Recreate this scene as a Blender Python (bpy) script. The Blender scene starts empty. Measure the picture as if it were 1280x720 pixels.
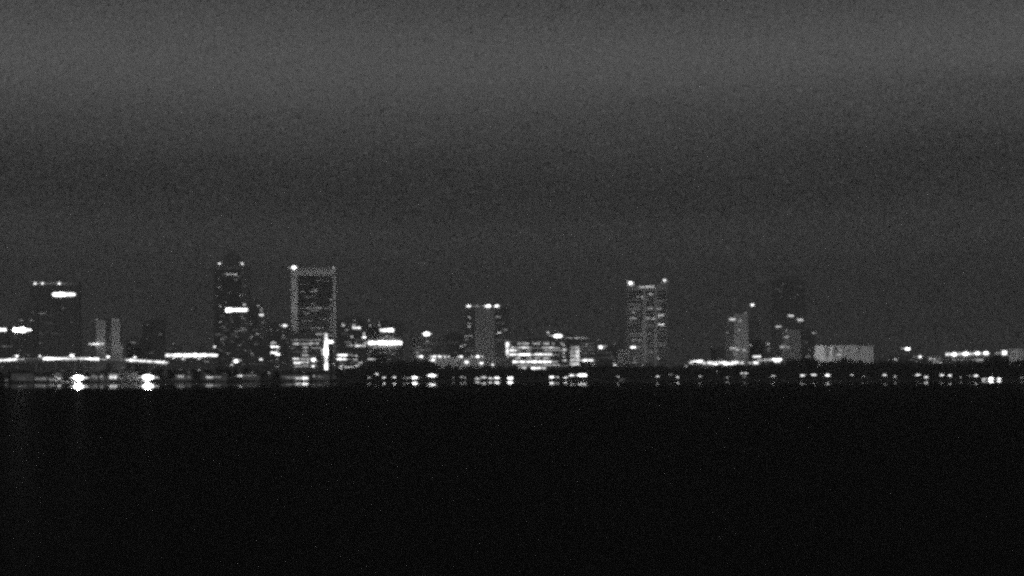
import bpy, math, random
from mathutils import Vector
random.seed(7)
SC = bpy.context.scene
COL = SC.collection

# ------------------------------------------------------------------ camera model
H = 4.0                      # eye height over the water
F = 6000.0                   # focal length in pixels of the 1280 px frame
ROLL = math.radians(0.12)
HY = 471.5                   # horizon row at mid frame

def P(px, py, Y):
    """a point of the city at distance Y seen in this direction"""
    u, v = px - 640.0, HY - py
    c, s = math.cos(ROLL), math.sin(ROLL)
    ur = u * c + v * s
    vr = -u * s + v * c
    return Vector((ur * Y / F, Y, H + vr * Y / F))

def interp(tab, x):
    if x <= tab[0][0]: return tab[0][1]
    for (a, b), (c, d) in zip(tab, tab[1:]):
        if x <= c: return b + (d - b) * (x - a) / (c - a)
    return tab[-1][1]

SHORE = [(-260, 4050), (0, 4395), (200, 4900), (300, 5220), (384, 5500), (520, 6000), (640, 6100), (800, 5950), (1080, 5400), (1280, 4800), (1540, 4300)]
def shore(px): return interp(SHORE, px)

# ------------------------------------------------------------------ materials
MATS = {}
def mat(name, col, rough=0.7, spec=0.3, bump=0.0, scale=0.3, var=0.0, metallic=0.0):
    if name in MATS: return MATS[name]
    m = bpy.data.materials.new(name); m.use_nodes = True
    nt = m.node_tree; b = nt.nodes['Principled BSDF']
    b.inputs['Roughness'].default_value = rough
    b.inputs['Specular IOR Level'].default_value = spec
    b.inputs['Metallic'].default_value = metallic
    tc = nt.nodes.new('ShaderNodeTexCoord'); nz = nt.nodes.new('ShaderNodeTexNoise')
    nz.inputs['Scale'].default_value = scale; nz.inputs['Detail'].default_value = 5
    nt.links.new(tc.outputs['Object'], nz.inputs['Vector'])
    r = nt.nodes.new('ShaderNodeValToRGB')
    v = max(var, 0.001)
    r.color_ramp.elements[0].position = 0.3; r.color_ramp.elements[1].position = 0.7
    lo, hi = col * (1 - v), col * (1 + v)
    r.color_ramp.elements[0].color = (lo, lo, lo, 1); r.color_ramp.elements[1].color = (hi, hi, hi, 1)
    nt.links.new(nz.outputs['Fac'], r.inputs['Fac']); nt.links.new(r.outputs['Color'], b.inputs['Base Color'])
    if bump:
        bp = nt.nodes.new('ShaderNodeBump'); bp.inputs['Strength'].default_value = bump
        nt.links.new(nz.outputs['Fac'], bp.inputs['Height']); nt.links.new(bp.outputs['Normal'], b.inputs['Normal'])
    MATS[name] = m
    return m

def glow(s):
    """a lit pane or lamp of a given strength, uneven like a real room behind glass"""
    s = float('%.2g' % s); key = 'lit_%g' % s
    if key in MATS: return MATS[key]
    m = bpy.data.materials.new(key); m.use_nodes = True
    nt = m.node_tree; b = nt.nodes['Principled BSDF']
    b.inputs['Base Color'].default_value = (0.4, 0.4, 0.4, 1)
    b.inputs['Roughness'].default_value = 0.4
    b.inputs['Emission Color'].default_value = (1, 1, 1, 1)
    tc = nt.nodes.new('ShaderNodeTexCoord'); nz = nt.nodes.new('ShaderNodeTexNoise')
    nz.inputs['Scale'].default_value = 0.22; nz.inputs['Detail'].default_value = 3
    nt.links.new(tc.outputs['Object'], nz.inputs['Vector'])
    mr = nt.nodes.new('ShaderNodeMapRange')
    mr.inputs['From Min'].default_value = 0.35; mr.inputs['From Max'].default_value = 0.65
    mr.inputs['To Min'].default_value = 0.55 * s; mr.inputs['To Max'].default_value = 1.3 * s
    nt.links.new(nz.outputs['Fac'], mr.inputs['Value']); nt.links.new(mr.outputs['Result'], b.inputs['Emission Strength'])
    m.cycles.emission_sampling = 'FRONT' if s >= 6 else 'NONE'
    MATS[key] = m
    return m

M_GLASS = mat('dark_glass', 0.16, 0.35, 0.3, var=0.35, scale=0.35)
M_DARK = mat('tinted_glass', 0.035, 0.3, 0.3, var=0.3, scale=0.35)
M_MULL = mat('dark_mullion', 0.08, 0.5, 0.3, var=0.2, scale=0.35)
M_CONC = mat('concrete', 0.5, 0.8, 0.2, var=0.25, scale=0.35)
M_DCONC = mat('dark_cladding', 0.26, 0.7, 0.25, var=0.3, scale=0.35)
M_PALE = mat('pale_stone', 0.62, 0.8, 0.2, var=0.08, scale=0.05)
M_METAL = mat('grey_metal', 0.25, 0.45, 0.5, var=0.1, metallic=0.4)
M_ROOF = mat('roof_felt', 0.10, 0.9, 0.1, var=0.15)
M_LEAF = mat('foliage', 0.05, 0.8, 0.1, var=0.35, scale=0.3)
M_BARK = mat('bark', 0.08, 0.9, 0.1, var=0.2, scale=2.0)
M_WOOD = mat('weathered_timber', 0.18, 0.85, 0.1, var=0.2, scale=1.0)

# ------------------------------------------------------------------ mesh helpers
class MB:
    def __init__(s): s.v, s.f = [], []
    def box(s, x0, x1, y0, y1, z0, z1):
        n = len(s.v)
        s.v += [(x, y, z) for z in (z0, z1) for y in (y0, y1) for x in (x0, x1)]
        s.f += [tuple(n + i for i in q) for q in ((0, 2, 3, 1), (4, 5, 7, 6), (0, 1, 5, 4), (2, 6, 7, 3), (0, 4, 6, 2), (1, 3, 7, 5))]
        return s
    def prism(s, pts, y0, y1):
        """outline in x,z extruded in y"""
        n = len(s.v); k = len(pts)
        s.v += [(x, y0, z) for x, z in pts] + [(x, y1, z) for x, z in pts]
        s.f.append(tuple(n + i for i in range(k))); s.f.append(tuple(n + k + i for i in reversed(range(k))))
        for i in range(k):
            j = (i + 1) % k
            s.f.append((n + i, n + k + i, n + k + j, n + j))
        return s
    def cyl(s, x, y, z0, z1, r0, r1=None, k=10):
        r1 = r0 if r1 is None else r1
        n = len(s.v)
        for z, r in ((z0, r0), (z1, r1)):
            s.v += [(x + r * math.cos(6.2832 * i / k), y + r * math.sin(6.2832 * i / k), z) for i in range(k)]
        s.f.append(tuple(n + i for i in reversed(range(k)))); s.f.append(tuple(n + k + i for i in range(k)))
        for i in range(k):
            j = (i + 1) % k
            s.f.append((n + i, n + j, n + k + j, n + k + i))
        return s
    def tube(s, a, b, r0, r1, k=6):
        a, b = Vector(a), Vector(b); d = (b - a).normalized()
        u = d.orthogonal().normalized(); w = d.cross(u); n = len(s.v)
        for p, r in ((a, r0), (b, r1)):
            for i in range(k):
                t = 6.2832 * i / k
                s.v.append(tuple(p + u * r * math.cos(t) + w * r * math.sin(t)))
        s.f.append(tuple(n + i for i in reversed(range(k)))); s.f.append(tuple(n + k + i for i in range(k)))
        for i in range(k):
            j = (i + 1) % k
            s.f.append((n + i, n + j, n + k + j, n + k + i))
        return s
    def blob(s, x, y, z, rx, ry, rz, k=8, m=5):
        n = len(s.v)
        s.v.append((x, y, z - rz))
        for a in range(1, m):
            t = math.pi * a / m
            for i in range(k):
                s.v.append((x + rx * math.sin(t) * math.cos(6.2832 * i / k), y + ry * math.sin(t) * math.sin(6.2832 * i / k), z - rz * math.cos(t)))
        s.v.append((x, y, z + rz)); e = len(s.v) - 1
        for i in range(k):
            j = (i + 1) % k
            s.f.append((n, n + 1 + j, n + 1 + i))
            for a in range(m - 2):
                p, q = n + 1 + a * k, n + 1 + (a + 1) * k
                s.f.append((p + i, p + j, q + j, q + i))
            p = n + 1 + (m - 2) * k
            s.f.append((p + i, p + j, e))
        return s
    def leaf(s, c, r, rnd):
        a = Vector((rnd.gauss(0, 1), rnd.gauss(0, 1), rnd.gauss(0, 1))).normalized()
        b = a.orthogonal().normalized(); d = a.cross(b); n = len(s.v)
        for (p, q) in ((1, 0.1), (0.2, 0.8), (-1, 0), (-0.1, -0.9)):
            s.v.append(tuple(c + b * (p * r) + d * (q * r)))
        s.f.append((n, n + 1, n + 2, n + 3))
    def build(s, name, m, parent=None):
        me = bpy.data.meshes.new(name)
        off = Vector((0, 0, 0))
        if parent is not None:
            off = parent['_w'] if isinstance(parent, dict) else ORG[parent.name]
        me.from_pydata([tuple(Vector(v) - off) for v in s.v], [], s.f)
        me.materials.append(m); me.update()
        o = bpy.data.objects.new(name, me); COL.objects.link(o)
        if parent is not None: o.parent = parent
        ORG[o.name] = off
        return o
ORG = {}

def thing(name, label, cat, loc, group=None):
    o = bpy.data.objects.new(name, None); COL.objects.link(o)
    o.location = loc; o.empty_display_size = 1
    o['label'] = label; o['category'] = cat
    if group: o['group'] = group
    ORG[o.name] = Vector(loc)
    return o

def structure(o, kind='structure'):
    o['kind'] = kind
    return o

GZ = 2.0     # street level of the city

# ------------------------------------------------------------------ buildings
BLDS = []
class Building:
    def __init__(s, name, label, cat, x0, x1, top, Y, depth=28, group=None, base=GZ):
        s.Y, s.depth, s.base = Y, depth, base; BLDS.append(s)
        a, b = P(x0, top, Y), P(x1, top, Y)
        s.x0, s.x1, s.z1 = a.x, b.x, a.z
        s.root = thing(name, label, cat, ((a.x + b.x) / 2, Y + depth / 2, base), group)
    def X(s, px, py=440): return P(px, py, s.Y).x
    def Z(s, py, px=None): return P(px if px is not None else 640, py, s.Y).z if px is not None else s._z(py)
    def _z(s, py):
        cx = 640 + (s.x0 + s.x1) / 2 * F / s.Y
        return P(cx, py, s.Y).z
    def body(s, wall=None, glass=None, floor=4.0, bays=0, px0=None, px1=None, top=None, dy=0.0, depth=None, ledge=0.5, plant=True, slab=0.9):
        """storeys as projecting slabs and piers over a recessed glass core"""
        wall = wall or M_DCONC; glass = glass or M_GLASS
        x0 = s.x0 if px0 is None else s.X(px0); x1 = s.x1 if px1 is None else s.X(px1)
        z1 = s.z1 if top is None else s._z(top)
        y0 = s.Y + dy; y1 = y0 + (depth or s.depth)
        MB().box(x0 + ledge, x1 - ledge, y0 + ledge, y1 - ledge, s.base, z1 - 0.3).build('glazing', glass, s.root)
        w = MB()
        n = max(1, int((z1 - s.base) / floor)); fl = (z1 - s.base) / n
        for i in range(1, n + 1):
            zt = s.base + i * fl + (0.8 if i == n else 0)
            w.box(x0, x1, y0, y1, zt - slab - (0.8 if i == n else 0), zt)
        bays = bays or max(2, int((x1 - x0) / 9))
        for i in range(bays + 1):
            xc = x0 + 0.5 + (x1 - x0 - 1.0) * i / bays
            w.box(xc - 0.35, xc + 0.35, y0 + 0.1, y0 + 0.45, s.base, z1 - 0.2)
            w.box(xc - 0.35, xc + 0.35, y1 - 0.45, y1 - 0.1, s.base, z1 - 0.2)
        w.build('wall', wall, s.root)
        if plant:
            r = MB(); wd = x1 - x0
            r.box(x0 + wd * .3, x0 + wd * .62, y0 + 6, y1 - 6, z1 + 0.82, z1 + 3.4)
            r.build('plant_room', M_ROOF, s.root)
        return s
    def win(s, x0, x1, y, st, h=1.4, seg=5.0, p=1.0, dy=0.0, name='window', jit=0.5):
        """a run of lit windows at row y, one mesh per window"""
        a, b = s.X(x0), s.X(x1); z = P((x0 + x1) / 2, y, s.Y).z; hh = h * s.Y / F / 2
        n = max(1, int(round((b - a) / seg))); w = (b - a) / n
        for i in range(n):
            if random.random() > p: continue
            st2 = st * (1 + random.uniform(-jit, jit))
            g = 0.25 if n > 1 else 0
            MB().box(a + i * w + g, a + (i + 1) * w - g, s.Y + dy - 0.12, s.Y + dy + 0.3, z - hh, z + hh).build(name, glow(st2), s.root)
        return s
    def lamp(s, x, y, st, w=2.4, h=1.4, dy=-0.8, name='beacon', post=True):
        """a roof or wall light: bracket and glowing head"""
        c = P(x, y, s.Y + dy); k = s.Y / F
        b = MB().blob(c.x, c.y, c.z, w * k * (.4 if w > 3 else .44), 0.6, h * k / 2.6).build(name, glow(st), s.root)
        if w > 3.4 and h > 1.5:
            o1, o2 = random.uniform(.35, .75), random.uniform(.35, .75)
            MB().box(c.x - w * k * o1, c.x + w * k * o2, c.y - .2, c.y + .2, c.z - .38, c.z + .38).build('flare_bar', glow(min(2.2, .3 * st)), b)  # thin glowing bar added as the lamp's sideways flare
        yb = max(s.Y + 1.0, c.y + 1.0)
        m = MB().box(c.x - 0.12, c.x + 0.12, c.y + 0.25, yb, c.z - 0.1, c.z + 0.1)
        m.box(c.x - 0.14, c.x + 0.14, yb - 0.2, yb + 0.1, min(s.z1, c.z) - 1.2, c.z + 0.12)
        m.build('bracket', M_METAL, b)
        return s
    def sign(s, x0, x1, y, st, h=3.0, dy=-0.5, name='roof_sign'):
        if h < 7: h *= .8
        a, b = s.X(x0), s.X(x1); z = P((x0 + x1) / 2, y, s.Y).z; hh = h * s.Y / F / 2
        n = max(1, int(round((x1 - x0) / 5.5))) if h < 5 else 1
        cuts = [a + (b - a) * (i + (random.uniform(-.25, .25) if 0 < i < n else 0)) / n for i in range(n + 1)]
        for i in range(n):
            q = 1 if n == 1 else random.uniform(.72, 1.12); g = 0 if n == 1 else .1
            e = 1.15 if n == 1 else random.choice((.7, .9, 1.1, 1.3, 1.6))
            MB().box(cuts[i] + g, cuts[i + 1] - g, s.Y + dy, s.Y + 0.2 if dy > -5 else s.Y + dy + 0.35, z - hh * q, z + hh * q).build(name, glow(st * e), s.root)
        return s
    def slab(s, x0, x1, ya, yb, m, dy=-0.6, d=2.0, name='pier'):
        a, b = s.X(x0), s.X(x1)
        MB().box(a, b, s.Y + dy, s.Y + dy + d, s._z(yb) if yb else s.base, s._z(ya)).build(name, m, s.root)
        return s
    def mast(s, x, ytop, ybase, r=0.35, name='antenna'):
        a = P(x, ytop, s.Y + s.depth / 2); b = P(x, ybase, s.Y + s.depth / 2)
        MB().cyl(a.x, a.y, b.z - 3, a.z, r, r * 0.4, 6).build(name, M_METAL, s.root)
        return s

def flood(px, py, Y, tx, ty, tY, power, ang=40):
    """spot lamp"""
    a, b = P(px, py, Y), P(tx, ty, tY)
    l = bpy.data.lights.new('floodlight', 'SPOT'); l.energy = power; l.spot_size = math.radians(ang); l.spot_blend = 1.0
    l.shadow_soft_size = 2.0; l.color = (1, 1, 1)
    o = bpy.data.objects.new('floodlight', l); COL.objects.link(o); o.location = a
    o.rotation_euler = (b - a).to_track_quat('-Z', 'Y').to_euler()
    return o

T = 'office towers of the downtown skyline'

# far left
b = Building('office_block', 'low dark block with a lit sign at the left edge of the skyline', 'building', -14, 10, 409, 7300, 30)
b.body(); b.sign(-10, 8, 412.3, 5, 4); b.win(2, 9, 432.5, .12)
b = Building('office_block', 'low dark block with a dazzling rooftop sign left of the wide beacon tower', 'building', 13, 42, 408, 7250, 30)
b.body(); b.sign(17, 31, 412.5, 16, 5.5); b.sign(31, 40, 412.5, 3, 3); b.win(4, 15, 432.8, .14, p=.6); b.win(14, 26, 421, .05, p=.6)
b = Building('office_tower', 'wide dark tower with three roof beacons and a thick bright sign', 'skyscraper', 37, 99, 356, 8300, 42, T)
b.body(M_CONC, floor=4.2); b.slab(37, 99, 352.5, 356, M_CONC, 0.2, 40, 'parapet')
for x, w in ((44, 2.6), (53, 3.2), (74, 3)): b.lamp(x, 354.3, 5, w, 2.6)
b.sign(46, 82, 354.5, .25, 1.2, name='light_strip'); b.sign(82, 90, 355, .09, 1, name='light_strip')
b.sign(66, 80, 368, 7, 5, name='sign'); b.sign(80, 94, 368.2, 3.5, 4.4, name='sign')
for a in ((38, 46, 385, .22), (73, 81, 385, .14), (46, 58, 392, .2), (58, 68, 394, .05), (26.5, 30, 385, .07), (64, 72, 417, .05), (42, 52, 429, .09), (48, 54, 417, .06), (88, 94, 403, .05), (55, 66, 404, .04)): b.win(*a, p=.9) if a[0] > 36 else None
b = Building('office_block', 'faint dark block partly hidden behind the wide beacon tower', 'building', 22, 46, 382, 7900, 30)
b.body(M_CONC); b.win(26, 31, 385.3, .08)
b = Building('office_block', 'mid rise block with two pale end walls left of the long lit roofline', 'building', 118, 154, 401, 7400, 26)
b.body(M_MULL, M_GLASS, px0=119, px1=150)
b.slab(120, 132, 400, None, M_PALE, -1.2, 3); b.slab(139.5, 150, 398.5, None, M_PALE, -1.2, 3); b.slab(150.2, 154, 432, None, M_PALE, -2.5, 6, 'stair_tower')
b.lamp(121.3, 399.5, .6, 2.5, 2, dy=-2); b.lamp(143, 399, .4, 2, 1.6, dy=-2); b.lamp(147, 399.5, .3, 2, 1.6, dy=-2); b.sign(111, 130, 430, 1.3, 2.6, dy=-3, name='sign')
b = Building('office_block', 'faint narrow block with few windows right of the pale end walls', 'building', 180, 206, 400, 9500, 26)
b.body(M_DCONC, px0=187); b.body(M_MULL, px0=178, px1=187, top=404)
for a in ((183, 186, 406, .1), (164, 169, 427.7, .2), (176, 180, 435, .1)): b.win(*a) if a[0] > 177 else None
b = Building('office_block', 'low unlit block with one dim window behind the bridge', 'building', 158, 176, 424, 7500, 26)
b.body(); b.win(163, 169, 428, .22)
b = Building('office_block', 'faint low block with a tiny roof lamp behind the arena', 'building', 208, 226, 431, 7900, 24)
b.body(M_CONC); b.win(210, 213, 436, .12)
b = Building('office_block', 'faint block right of the arena roof lights under the stepped tower', 'building', 240, 262, 436, 8200, 24)
b.body(M_CONC); b.win(243, 246, 439, .1)
b = Building('arena', 'long low building with a dazzling straight band of roof lights', 'arena', 206, 273, 442.5, 7000, 40)
b.body(M_CONC, plant=False); b.sign(207, 230, 444, 4, 4.2, name='light_band'); b.sign(230, 253, 444.2, 5, 4.2, name='light_band'); b.sign(253, 272, 444, 3.5, 3.6, name='light_band')
for x, y in ((217, 447.5), (229, 448.5), (248.5, 448.5)): b.lamp(x, y, 2.5, 4, 2)
b.win(255, 261, 452, .2)
b.mast(217, 429, 441); b.lamp(217.2, 429.3, .5, 2, 2); b.mast(268, 433, 441); b.lamp(268.3, 433.4, 3, 3.4, 2.4)

# stepped dark tower
b = Building('office_tower', 'tallest dark tower with stepped crown and two roof beacons', 'skyscraper', 267, 311, 333, 7650, 44, T)
b.body(M_DCONC, floor=4.2, plant=False)
for x0, x1, t, d in ((271, 307, 329, 4), (276, 302, 324, 8), (280, 298, 319, 12)):
    b.slab(x0, x1, t, 334 if d == 4 else t + 5.5, M_DCONC, d, 44 - 2 * d, 'crown_step')
c0, c1 = b.X(281), b.X(297); zc = b._z(319); n = Vector((b.X(289), b.Y + 22, b._z(312)))
m = MB(); m.v = [(c0, b.Y + 13, zc), (c1, b.Y + 13, zc), (c1, b.Y + 31, zc), (c0, b.Y + 31, zc), tuple(n)]; m.f = [(0, 1, 4), (1, 2, 4), (2, 3, 4), (3, 0, 4), (3, 2, 1, 0)]; m.build('pyramid_roof', M_DCONC, b.root)
b.mast(289, 305, 314)
b.lamp(274.3, 329.5, 2.6, 4.2, 2.6); b.lamp(303, 329.5, 2.6, 4.4, 2.6); b.sign(270, 306, 335, .06, 1.2, name='light_strip')
b.win(283.5, 292, 343, .9, seg=4); b.win(293, 296.5, 343, .9); b.win(293, 297, 349.5, .12)
b.sign(282.5, 290, 387.5, 7, 5, name='sign'); b.sign(290, 309.5, 387.3, 4, 3.8, name='sign')
for x, y, s_ in ((271.5, 369.3, .5), (300.5, 369, .35), (305.5, 380.8, 1.4), (275.5, 382.5, .7), (282, 378, .2)): b.win(x - 1.3, x + 1.3, y, s_)
for i in range(22):
    x = random.uniform(269, 306); y = 395 + random.randint(0, 14) * 3.3
    b.win(x, x + random.uniform(2, 6), y, random.choice((.07, .1, .16)))
b = Building('office_block', 'slim block with a zigzag of bright windows right of the stepped tower', 'building', 312, 333, 379, 7500, 24)
b.body()
for a in ((321, 325, 382, .8), (325.5, 328, 386, .6), (324, 330, 393.7, 4), (325.5, 328, 389, 1.2), (309, 315, 404, .3), (312.5, 315, 420, .25), (312.5, 315, 423, .2), (309.5, 314, 438, .2), (313, 316, 442, .35), (318, 322, 430, .1), (327, 331, 403, .12), (316, 322, 412, .1)): b.win(max(312.5, a[0]), *a[1:])
b = Building('apartment_block', 'low dark block with a cluster of glaring ground lamps below the stepped tower', 'building', 282, 334, 447.5, 6800, 20)
b.body(floor=3.4); b.lamp(295, 451.5, 6, 6, 4); b.lamp(290, 456, 1.6, 4, 2); b.lamp(300, 450.5, 1.5, 4, 1.5); b.lamp(292, 448.3, .7, 4, 1.3); b.lamp(326.5, 449.3, 4, 4.4, 2.6); b.win(302, 330, 455, .05, p=.6)

# portal frame tower
b = Building('office_tower', 'tall tower framed by a floodlit pale portal around dark glass', 'skyscraper', 364, 421, 334.5, 7600, 40, T)
b.body(M_MULL, M_DARK, px0=372, px1=416, top=346, dy=3, floor=4.1, plant=False, slab=.6)
b.slab(364.5, 372.2, 334.5, None, M_PALE, -2, 44); b.slab(416.2, 420.6, 335, None, M_CONC, -2, 44)
b.slab(372.2, 416.2, 337, 344.5, M_CONC, -1.7, 43, 'lintel')
b.lamp(367.5, 334.3, 9, 6.5, 3.6, dy=-3); b.lamp(361.5, 334.5, .7, 4, 1.2, dy=-3); b.lamp(417, 334.3, .8, 3.2, 2, dy=-3); b.sign(376, 412, 335.6, .045, 1.4, name='light_strip', dy=-1.9)
for a in ((390, 397, 361.5, .25), (375, 381, 364.5, .2), (388, 397, 364.3, .5), (382, 394, 371, .12), (389, 394, 380, .14), (382, 402, 385, .5), (374, 381, 385.6, .2), (402, 409, 385.4, .12), (409, 415, 385.4, .3), (381, 387, 392, .6), (378, 380, 389.5, .16), (390, 398, 388.5, .2), (388, 404, 410, .16), (376, 390, 401, .05), (400, 414, 399, .05), (374, 386, 355, .04), (395, 412, 351, .04)): b.win(*a, dy=3, h=.95)
for y, s_ in ((374.5, .5), (382, .3), (393, .25), (397, .25), (402, .2), (408, .25), (413, .2), (419, .3)): b.win(412.8, 415, y, s_, dy=3)
b = Building('office_block', 'dim block with glaring stacked windows left of the portal tower', 'building', 334, 361, 406, 7000, 24)
b.body(floor=3.8)
b.lamp(356, 407, 4, 7, 2.6); b.lamp(351, 406.7, .6, 5, 1.2)
for a in ((338.5, 345, 428.5, 1.6), (338.5, 349, 433.5, 5), (345, 349, 438, 1), (338.5, 346, 440.8, 5), (344, 350, 443, 6), (352.5, 356, 419.5, .3), (357, 361, 428, .08), (345, 348, 449, .3), (345, 348, 453, .2), (345, 348.5, 458, .25), (351, 360, 423, .06)): b.win(*a)
b = Building('office_block', 'mid rise block with ladder like rows of lit windows before the portal tower', 'building', 361, 404, 417, 6900, 26)
b.body(M_CONC, floor=4.3)
for a in ((363, 400, 425, .18), (366, 374, 429.7, 1.8), (374, 388, 430, .6), (388, 399, 429.3, .8), (378, 385, 434.3, 1.1), (379, 384, 439.3, .9), (377, 385.5, 444, 1.2), (366, 374.5, 448.5, 2.6), (376, 387, 448.8, .7), (367, 376, 453.6, 3), (375, 386, 452.8, 1.6), (368, 378, 457.8, .8), (388, 402, 434.8, .3), (362, 370, 434, .1), (366, 377, 440, .1), (388, 402, 425, .35), (378, 386, 457, .5), (394, 403, 417.8, .6)): b.win(*a, jit=.35)
b.lamp(392, 449.8, 9, 6, 3.4, dy=-1.5); b.lamp(391.3, 457.8, 3.5, 4, 2.8, dy=-1.5)
b = Building('stair_tower', 'blazing vertical light column beside the ladder windowed block', 'tower', 404.3, 411.5, 416, 6880, 9)
b.body(M_CONC, plant=False, bays=1)
for y0, y1, st in ((417, 425, 1.6), (425, 434, 4.5), (434, 444, 11), (444, 449, 2.4), (449, 454, 1.6), (454, 462, 4)):
    b.sign(406, 409.4, (y0 + y1) / 2, st, y1 - y0 - .2, name='light_panel')
b.sign(395, 406, 417.5, .7, 1.5, name='light_strip'); b.sign(409.6, 416, 427.3, 6, 2.8, dy=-1, name='sign'); b.sign(402, 406, 440, .8, 8, name='light_strip')

# right of the portal
b = Building('office_block', 'dark block dotted with small signs right of the portal tower', 'building', 421, 458.5, 399, 7100, 26)
b.body(M_DCONC)
for a in ((441, 450.5, 409.8, 3.4), (427.5, 431, 407, .8), (441, 444, 406.5, .6), (442, 445.5, 400.5, .35), (438, 441.5, 421, .9), (453, 457.5, 421.7, 3.6), (454, 456.5, 417, 1.2), (433, 437, 432, .3), (438, 441, 432, .9), (444, 450, 432.3, 2.4), (450, 457.5, 432.2, 1.1), (455, 457.5, 429, 1), (434, 438, 428, .2), (443, 446, 428.5, .25), (427, 433, 417, .06), (445, 452, 425, .05)): b.win(*a, seg=12, h=1.8, jit=.2)
b = Building('office_block', 'low block with two white hot window rows at the foot of the portal', 'building', 420, 456, 441, 6700, 20)
b.body(floor=3.6, plant=False)
for a in ((421.5, 434, 444, 4), (421, 434.5, 448.9, 5), (436, 442, 444, .3), (443.5, 447, 444.7, 1.2), (436, 440, 449, .2), (442, 446.5, 449.3, 1), (447.5, 453, 453.3, 1), (437, 443, 453.5, .2)): b.win(*a, h=1.5, seg=7, jit=.3)
b.lamp(417.5, 455, .7, 2, 2); b.lamp(426.7, 457.4, 2.5, 3, 2); b.lamp(425, 461, 4, 5.5, 2)
for x, y in ((432, 459), (436, 459), (440, 458.5), (445, 457.5), (448, 457)): b.lamp(x, y, 1.4, 3.4, 1.8)
b = Building('office_block', 'wide block with a long white canopy light under a bright roof sign', 'building', 458.5, 502, 404, 7150, 30)
b.body(M_DCONC)
for x, y, st in ((461, 400.5, .5), (462.5, 407, .7), (474, 406.5, .7), (474, 402.5, .2), (468, 407, .1)): b.lamp(x, y, st, 3, 2)
b.sign(475, 492, 412.8, 4.5, 4, name='roof_sign'); b.sign(461, 480, 428.6, 9, 3.8, dy=-3, name='canopy_light'); b.sign(480, 502, 428.6, 9, 3.8, dy=-3, name='canopy_light')
for a in ((483, 485, 419, .5), (468, 470.5, 434.5, .8), (474, 478, 433.5, .6), (479, 483, 433.8, .5), (461.5, 463.5, 439, .3), (459, 463, 444, .3), (459.5, 469.5, 449, 1.5), (486, 496, 421, .04), (470, 496, 441, .04)): b.win(*a, seg=12)
b = Building('office_block', 'small block with pale left edge and one starry roof lamp', 'building', 516, 552, 421, 7200, 26)
b.body(M_CONC, floor=4); b.slab(515.8, 520.5, 421, None, M_PALE, -1.2, 26); b.mast(533, 417, 420)
b.lamp(533.5, 417.4, 10, 9, 4.5); b.lamp(535, 426.5, .3, 3, 2)
for a in ((521, 525, 433.5, .3), (520.5, 523.5, 441, .7), (524, 540, 437, .05), (530, 550, 429, .05)): b.win(*a)

# slab tower with pale middle
b = Building('office_tower', 'slab tower with paler middle pier and four roof beacons in a row', 'skyscraper', 580, 637, 384, 7450, 36, T)
b.body(M_DCONC, px0=580, px1=594); b.body(M_DCONC, px0=619, px1=637, plant=False)
b.slab(594, 619, 382.5, None, M_PALE if False else M_CONC, -3, 42)
for x, w, st in ((586, 7, 4), (596.5, 3, .6), (610.5, 8, 7), (621, 6, 5)): b.lamp(x, 382.5, st, w, 3.2, dy=-4)
b.sign(582, 625, 382.8, .3, 1, dy=-3.6, name='light_strip')
for a in ((585, 588.5, 396.5, .6), (585, 588.5, 404.3, .6), (584.5, 589, 408, .7), (580.5, 591, 420, .25), (581, 585, 424.2, .4), (580.5, 581.8, 431, .5), (620, 627, 396, .35), (620, 632, 404, .08), (628, 634.5, 412.3, .4), (621.5, 626, 416, .8), (621, 636, 425, .06), (581, 592, 438, .05), (626, 636, 440, .05)): b.win(*a)
b = Building('office_block', 'dark unlit shoulder block left of the slab tower', 'building', 556, 580, 418, 7500, 26)
b.body(); b.win(575, 579, 433.5, .9); b.win(577.5, 580, 431.5, .8); b.win(560, 574, 428, .04)
b = Building('parking_deck', 'long grey parking deck with small lamps under the slab tower', 'parking deck', 520, 641, 447.5, 6800, 34)
b.body(M_PALE, floor=3.2, plant=False, slab=1.4)
for x, w, st in ((522.5, 4, 1.4), (526.5, 5.5, 5), (539, 4, 1.5), (543, 6, 4), (549.5, 5, 4), (556, 4, 2), (561, 3, 1.6), (573, 3, 1), (576.5, 5, 4), (590, 2.5, 1.2), (597, 6, 5), (603, 3, 1.8)): b.lamp(x, 445.6, st, w, 2.4)
for x, y, w, st in ((541.5, 450.3, 6, 5), (583.5, 452.7, 5.5, 4), (602, 454, 5.5, 5), (615.7, 456.1, 4, 2.4), (571, 450, 2, .5)): b.lamp(x, y, st, w, 2.8, dy=-2)
b = Building('office_tower', 'dark block with a bright oval roof sign and thin light line', 'building', 684, 736, 421.5, 7500, 30)
b.body(M_DCONC); b.mast(685, 415.5, 421); b.lamp(685, 415.8, 1.6, 3, 2.6); b.lamp(697.5, 420, 6, 14, 5)
b.sign(706, 718, 422.3, .5, 1.2, name='light_strip'); b.sign(718, 729, 422.6, .9, 1.6, name='light_strip'); b.sign(729, 735, 422.8, .25, 1.2, name='light_strip')

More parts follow.
